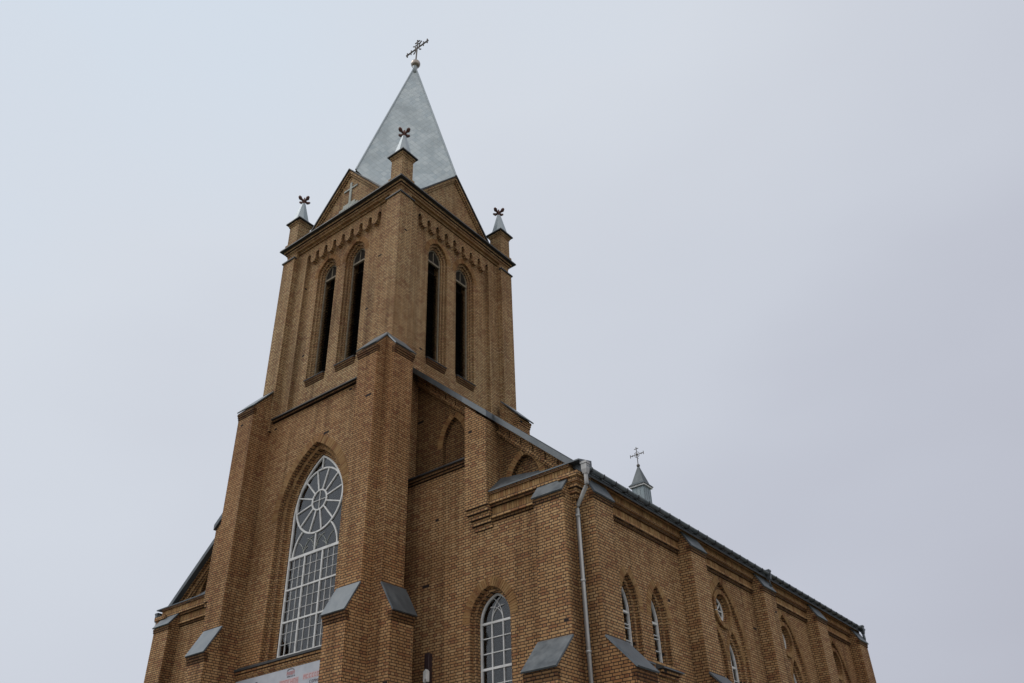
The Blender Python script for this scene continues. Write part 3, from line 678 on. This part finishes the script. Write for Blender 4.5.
    s_ = MB(TW); s_.prism_x([(-.1, 1.42), (-.1, 1.48), (.3, 1.6), (.3, 1.42)], X0-.8, X0+.8); s_.build('window_sill', M['cap'], wn)

    # ---- side walls
    TS = side_right(B) if sg > 0 else side_left(B)
    mb = MB(TS); mb.box(D+.02, YE, 0, .8, GZ, 9.62)
    sw = mb.build('nave_side_wall', M['brick'], church)
    OZ = 7.74; cs = []; L1 = (3.90, 5.45); AC = (9.85, 14.92, 19.98)
    for y in L1: cs += [acut(TS, .46, 5.32, 6.5, .94, .14, y), acut(TS, .355, 5.32, 6.5, .77, .6, y)]
    for y in AC:
        cs.append(acut(TS, 1.25, 2.0, 6.45, 2.16, .11, y))
        c = MB(TS); c.prism_y(ring_profile(y, OZ, .47, 28), -.1, .20); cs.append(c)
        c = MB(TS); c.prism_y(ring_profile(y, OZ, .41, 28), -.1, .62); cs.append(c)
        for k in (-1, 1): cs += [acut(TS, .47, 2.2, 6.18, .97, .22, y+k*.60), acut(TS, .35, 2.2, 6.18, .76, .60, y+k*.60)]
    cut(sw, cs)
    for y in L1:
        mb = window_base(TS, .35, 5.34, 6.5, .76, .26, .05, x0=y)
        mb.bar((y-.3, 6.48), (y+.3, 6.48), .06, .262, .32); mb.bar((y, 5.36), (y, 6.48), .025, .268, .315)
        for z in (6.15, 6.05, 5.72): mb.bar((y-.3, z), (y+.3, z), .02, .27, .312)
        wn = finish_window(mb, TS, .35, 5.34, 6.5, .76, .26, y, 'lancet_window', .18)
        v = MB(TS); voussoirs(v, .465, 6.5, .945, .22, -.012, .06, y); v.build('arch_surround', M['unit'], wn)
        s_ = MB(TS); s_.prism_x([(-.24, 5.10), (-.24, 5.13), (.2, 5.345), (.2, 5.10)], y-.56, y+.56); s_.build('window_sill', M['cap'], wn)
        s_ = MB(TS); s_.box(y-.5, y+.5, -.08, .05, 4.93, 5.01); s_.box(y-.5, y+.5, -.15, .05, 5.013, 5.095); s_.build('sill_brick', M['brick'], wn)
    for y in AC:
        # oculus
        mb = MB(TS); mb.ring_y(ring_profile(y, OZ, .405, 28), ring_profile(y, OZ, .345, 28), .22, .28, True)
        for k in range(4): a = R(45*k); mb.bar((y-.37*math.cos(a), OZ-.37*math.sin(a)), (y+.37*math.cos(a), OZ+.37*math.sin(a)), .03, .224+.001*k, .275)
        oc = mb.build('oculus_window', M['white'], church)
        g = MB(TS); g.prism_y(ring_profile(y, OZ, .40, 28), .25, .256); g.build('glass_pane', M['glass'], oc)
        g = MB(TS); g.prism_y(ring_profile(y, OZ, .40, 28), .40, .42); g.build('inner_glazing', M['screen'], oc)
        g = MB(TS)
        n = 26
        for i in range(n):
            a, b_ = 2*math.pi*(i+.08)/n, 2*math.pi*(i+.92)/n
            g.prism_y([(y+r_*math.cos(t), OZ+r_*math.sin(t)) for r_, t in ((.475, a), (.475, b_), (.62, b_), (.62, a))], .01, .2)
        g.build('brick_ring', M['unit'], oc)
        for k in (-1, 1):
            x0 = y+k*.60
            mb = window_base(TS, .345, 2.25, 6.18, .75, .30, .05, x0=x0)
            for z in (6.1, 4.9, 3.7): mb.bar((x0-.32, z), (x0+.32, z), .06, .302, .36)
            mb.bar((x0, 2.3), (x0, 6.75), .03, .308, .355)
            for z in (5.7, 5.3, 4.5, 4.1): mb.bar((x0-.32, z), (x0+.32, z), .02, .31, .352)
            wn = finish_window(mb, TS, .345, 2.25, 6.18, .75, .30, x0, 'lancet_window', .16)
            v = MB(TS); voussoirs(v, .475, 6.18, .975, .17, .10, .16, x0); v.build('arch_surround', M['unit'], wn)
        v = MB(TS); voussoirs(v, 1.255, 6.45, 2.165, .24, -.012, .06, y); v.build('blind_arch_surround', M['unit'], sw)
    # ---- buttresses on the side and at the front corner
    def nave_buttress(TT, a, b, UET=UET):
        mb = MB(TT)      # local: u along the wall, depth negative = outwards
        mb.box(a, b, -RL+.04, .05, GZ, ULB); mb.box(a+.0015, b-.0015, -Q, .05, ULB+.002, UEB)
        mb.prism_x([(-RL+.04, ULB), (-Q, ULT), (-Q+.05, ULT), (-Q+.05, ULB)], a, b)
        mb.prism_x([(-Q, UEB), (-.02, UET), (.03, UET), (.03, UEB)], a+.0015, b-.0015)
        ms_l = []
        for p, zb, nc in ((RL-.04, ULB, 0), (Q, UEB, 1)):
            ms_ = MB(TT); ms_l.append(ms_)
            for dz0, dz1, e in ((-.30, -.225, .012), (-.222, -.147, .024), (-.144, -.066, .036))[nc:]: ms_.box(a-e*.4, b+e*.4, -p-e, -p+.1, zb+dz0, zb+dz1)
        bt = mb.build('nave_buttress', M['brick'], church); [q_.build('stain_shade_course', M['soot_shade'], bt) for q_ in ms_l]  # underside shade and soot coloured into the corbels
        g = (ULT-ULB)/(RL-.04-Q)
        c = MB(TT); P = [(a-.03, -RL-.02, ULB-g*.06), (b+.03, -RL-.02, ULB-g*.06), (b+.05, -Q, ULT), (a-.05, -Q, ULT)]
        n_ = Vector((0, -g, 1)).normalized(); c.hull2([tuple(Vector(p)+n_*.004) for p in P], [tuple(Vector(p)+n_*.05) for p in P]); c.build('weathering_cap', M['cap'], bt)
        g = (UET-UEB)/(Q-.02)
        c = MB(TT); P = [(a-.025, -Q-.05, UEB-g*.05), (b+.025, -Q-.05, UEB-g*.05), (b+.04, -.02, UET), (a-.04, -.02, UET)]
        n_ = Vector((0, -g, 1)).normalized(); c.hull2([tuple(Vector(p)+n_*.004) for p in P], [tuple(Vector(p)+n_*.05) for p in P]); c.build('weathering_cap', M['cap'], bt)
    TF = front(D) if sg > 0 else (lambda u, y, z: (-u, D+y, z))
    nave_buttress(TF, B-.12-W2+.05, B-.10)
    for a, b in ((D+.14, D+.14+W2-.04), (7.1, 8.08), (12.38, 13.36), (17.3, 18.28), (22.06, YE+.003)): nave_buttress(TS, a, b, 9.80)
    # corner corbels under the hopper
    mb = MB(T)
    for i, (z0, e) in enumerate(((8.86, .06), (8.99, .12), (9.12, .18), (9.25, .24), (9.38, .30))): mb.box(B-.35, B+e, D-e, D+.35, z0, z0+.127)
    mb.build('corner_corbel', M['brick'], church)
    # side eaves cornice, bay by bay
    bays = ((2.7, 7.1), (8.08, 12.38), (13.36, 17.3), (18.28, 22.06))
    mb = MB(TS); mb.box(D+.02, YE, -.28, .06, 9.473, 9.62); ec = mb.build('eaves_cornice', M['brick'], church)
    for a, b in bays:
        mb = MB(TS); mb.box(a, b, -.11, .06, 8.883, 8.96); mb.box(a, b, -.20, .06, 9.253, 9.30); mb.build('corbel_course', M['brick'], ec)
        mb = MB(TS); mb.box(a, b, -.05, .06, 8.80, 8.88); mb.box(a, b, -.14, .06, 9.17, 9.25); mb.build('stain_shade_course', M['soot_shade'], ec)  # eaves shadow gaps and stains, both as dark brick
        mb = MB(TS); blocks(mb, a, b, .085, -.075, .05, 8.963, 9.167); mb.build('soldier_course', M['unit'], ec)
        mb = MB(TS); blocks(mb, a, b, .085, -.19, .05, 9.303, 9.47); mb.build('soldier_course', M['unit'], ec)
    # roof slope, rake coping, gutter, rainwater goods
    mb = MB(T); th = .10; xo = B+.38
    mb.prism_y([(0, ZR), (xo, zr(xo)), (xo, zr(xo)-th), (0, ZR-th)], D-.02, YE+.15); rf = mb.build('nave_roof', M['roof'], church)
    mb = MB(T)
    for i in range(43):
        y = D+.3+i*.5; mb.prism_y([(.05, ZR-.02), (xo-.02, zr(xo-.02)+.002), (xo-.02, zr(xo-.02)+.035), (.05, ZR+.02)], y, y+.025)
    mb.build('roof_seam', M['roof'], rf)
    mb = MB(T)
    for (x0, x1, y) in ((3.0, 5.70, D-.06), (5.70, 6.65, D-.38), (6.65, xo-.02, D-.04)):
        mb.prism_y([(x0, zr(x0)+.06), (x1, zr(x1)+.06), (x1, zr(x1)-.15), (x0, zr(x0)-.15)], y, D+.25)
    mb.build('rake_coping', M['roof'], rf)
    gx, gz, gr = B+.44, 9.62, .085
    mb = MB(T); n = 8
    P = [(gx+gr*math.cos(math.pi+math.pi*i/n), gz+gr*math.sin(math.pi+math.pi*i/n)) for i in range(n+1)]; Qq = [(gx+(gr-.012)*math.cos(math.pi+math.pi*i/n), gz+(gr-.012)*math.sin(math.pi+math.pi*i/n)) for i in range(n+1)]
    mb.ring_y(P, Qq, D-.15, YE+.15)
    mb.prism_y([(gx-gr, gz+.0), (gx-gr+.012, gz), (gx-gr+.012, gz+.09), (gx-gr, gz+.09)], D-.15, YE+.15)
    gt = mb.build('gutter', M['cap'], church, True)
    for i in range(36):
        y = D+.1+i*.6; mb = MB(T); mb.box(gx-gr-.01, gx+gr+.012, y, y+.03, gz-gr-.015, gz+.012); mb.build('gutter_bracket', M['dark'], gt)
    for y, dz in ((D-.1, 0), (13.2, 0), (YE-.05, 0)):
        mb = MB(T); h_ = .08
        mb.hull2([(gx-.06, y-.06, gz-.22), (gx+.06, y-.06, gz-.22), (gx+.06, y+.06, gz-.22), (gx-.06, y+.06, gz-.22)], [(gx-h_, y-h_, gz-.10), (gx+h_, y-h_, gz-.10), (gx+h_, y+h_, gz-.10), (gx-h_, y+h_, gz-.10)])
        mb.box(gx-h_, gx+h_, y-h_, y+h_, gz-.099, gz+.10); mb.box(gx-h_-.015, gx+h_+.015, y-h_-.015, y+h_+.015, gz+.06, gz+.12)
        hp = mb.build('rainwater_hopper', M['pipe'] if y < 3 and sg > 0 else M['roof'], church)
        mb = MB(T)
        if y < 3:
            px, py = B+.085, D-.085
            mb.tube([(gx, y, gz-.2), (gx, y, gz-.50), (gx-.02, y, gz-.56), (px+.02, py, gz-1.02), (px, py, gz-1.10), (px, py, GZ+.1)], .055, 12)
            for z in (8.3, 6.6, 4.9, 3.2, 1.5): mb.tube([(px, py, z), (px, py, z+.06)], .068, 12)
        else:
            yb = 13.48 if y < 20 else YE+.1
            mb.tube([(gx, y, gz-.2), (gx, y+.02, gz-.42), (B+.1 if y < 20 else gx-.1, yb, gz-.75), (B+.1 if y < 20 else gx-.1, yb, gz-.95), (B+.1 if y < 20 else B+.1, yb, GZ+.1)], .055, 10)
        mb.build('downpipe', M['pipe'] if y < 3 else M['cap'], hp, True)
# rear wall of the nave
mb = MB(); mb.prism_y([(-B+.01, GZ), (B-.01, GZ), (B-.01, 9.6), (0, ZR-.13), (-B+.01, 9.6)], YE-.5, YE-.004); mb.build('nave_rear_wall', M['brick'], church)
mb = MB(); mb.tube([(0, D, ZR+.02), (0, YE+.15, ZR+.02)], .07, 8); mb.build('ridge_capping', M['roof'], church)

# ridge turret
TX, TY = .25, 22.5; T = lambda x, y, z: (TX+x, TY+y, z); hw_ = .37
mb = MB(T); mb.box(-hw_, hw_, -hw_, hw_, 17.4, 18.88); tr = mb.build('ridge_turret', M['turret'], church)
mb = MB(T)
for i in range(4):
    for sgx in (-1, 1): u_ = -.33+i*.22; mb.box(u_-.015, u_+.015, sgx*(hw_+.005)-.01, sgx*(hw_+.005)+.01, 17.6, 18.87); mb.box(sgx*(hw_+.005)-.01, sgx*(hw_+.005)+.01, u_-.015, u_+.015, 17.6, 18.87)
mb.build('turret_batten', M['turret'], tr)
mb = MB(T); mb.box(-.46, .46, -.46, .46, 18.883, 18.97); mb.build('turret_eaves', M['white'], tr)
mb = MB(T); mb.box(-.50, .50, -.50, .50, 18.973, 19.01); sq = lambda h, z: [(-h, -h, z), (h, -h, z), (h, h, z), (-h, h, z)]
mb.hull2(sq(.495, 19.011), sq(.36, 19.16)); mb.hull2(sq(.359, 19.161), sq(.03, 20.24)); mb.build('turret_spire', M['turret_roof'], tr)
mb = MB(T); mb.sphere((0, 0, 20.28), .10, 12, 8); mb.build('turret_ball', M['iron'], tr, True)
mb = MB(T); mb.tube([(0, 0, 20.3), (0, 0, 21.42)], .024, 6); mb.tube([(-.42, 0, 20.96), (.42, 0, 20.96)], .022, 6)
for k in (-1, 1): mb.tube([(k*.42, 0, 20.86), (k*.42, 0, 21.06)], .02, 6); mb.tube([(k*.28, 0, 20.90), (k*.28, 0, 21.02)], .016, 6)
mb.tube([(-.13, 0, 21.32), (.13, 0, 21.32)], .02, 6); mb.tube([(0, -.14, 20.78), (0, .14, 20.78)], .016, 6)
for k in (-1, 1): mb.tube([(k*.06, 0, 20.96+.16), (k*.16, 0, 20.96+.06)], .016, 6); mb.tube([(k*.06, 0, 20.96-.16), (k*.16, 0, 20.96-.06)], .016, 6)
mb.tube([(0, 0, 21.3), (0, 0, 21.4)], .022, 6); mb.sphere((0, 0, 20.96), .075, 8, 6); mb.build('turret_cross', M['iron'], tr)

# ------------------------------------------------------------------ separate things on the walls
TS_ = front(WF)
sg_ = thing('church_sign', 'white banner with red and dark lettering under the big front window', 'sign', (0, WF, 5.0))
mb = MB(TS_); mb.box(-2.6, 2.6, -.05, .0, 4.3, 5.96); mb.build('board', M['sign'], sg_)
def letters(x0, x1, z0, z1, w, m, name, row=True):
    mb = MB(TS_); x = x0; y = -.056
    while x < x1:
        t = random.random(); ww = w*random.uniform(.75, 1.1); s = w*.2
        mb.box(x, x+s, y, -.049, z0, z1)
        if t < .7: mb.box(x+ww-s, x+ww, y, -.049, z0, z1)
        if t > .3: mb.box(x+s, x+ww-s, y, -.049, z1-s, z1)
        if t < .5: mb.box(x+s, x+ww-s, y, -.049, (z0+z1)/2, (z0+z1)/2+s)
        if t > .6: mb.box(x+s, x+ww-s, y, -.049, z0, z0+s)
        x += ww+w*.3
    mb.build(name, m, sg_)
letters(-.19, .10, 5.76, 5.86, .06, M['red'], 'red_lettering')
letters(-.16, .16, 5.70, 5.74, .05, M['ink'], 'dark_lettering')
mb = MB(TS_); arc_strip(mb, -.03, 5.66, .27, R(55), R(125), .025, -.056, -.049); mb.build('emblem_arc', M['ink'], sg_)
mb = MB(TS_); mb.box(-.50, .36, -.0535, -.049, 5.46, 5.66); mb.box(.54, 1.30, -.0535, -.049, 5.53, 5.69); mb.build('tinted_band', M['pink'], sg_)
letters(-.47, .33, 5.48, 5.64, .10, M['red'], 'red_lettering'); letters(.57, 1.27, 5.55, 5.66, .09, M['red'], 'red_lettering')
letters(.85, 1.28, 5.40, 5.48, .07, M['ink'], 'dark_lettering'); letters(-2.0, .3, 5.22, 5.34, .09, M['ink'], 'dark_lettering')
mb = MB(TS_); mb.box(-1.62, -1.52, -.056, -.049, 5.74, 5.80); mb.build('dark_mark', M['ink'], sg_)

bx = thing('wall_lamp', 'small white lamp on a dark narrow box beside the tower buttress', 'wall lamp', (4.2, D, 5.2))
mb = MB(); mb.box(4.17, 4.34, D-.14, D-.001, 4.7, 5.80); mb.build('mounting_box', M['box'], bx, bevel=.01)
mb = MB(); mb.prism_y([(x_+.09, z_) for x_, z_ in ((4.16, 5.30), (4.25, 5.36), (4.31, 5.30), (4.31, 5.04), (4.27, 5.02), (4.265, 5.10), (4.205, 5.10), (4.20, 5.02), (4.16, 5.04))], D-.26, D-.162); mb.build('lamp_body', M['white'], bx, bevel=.008)
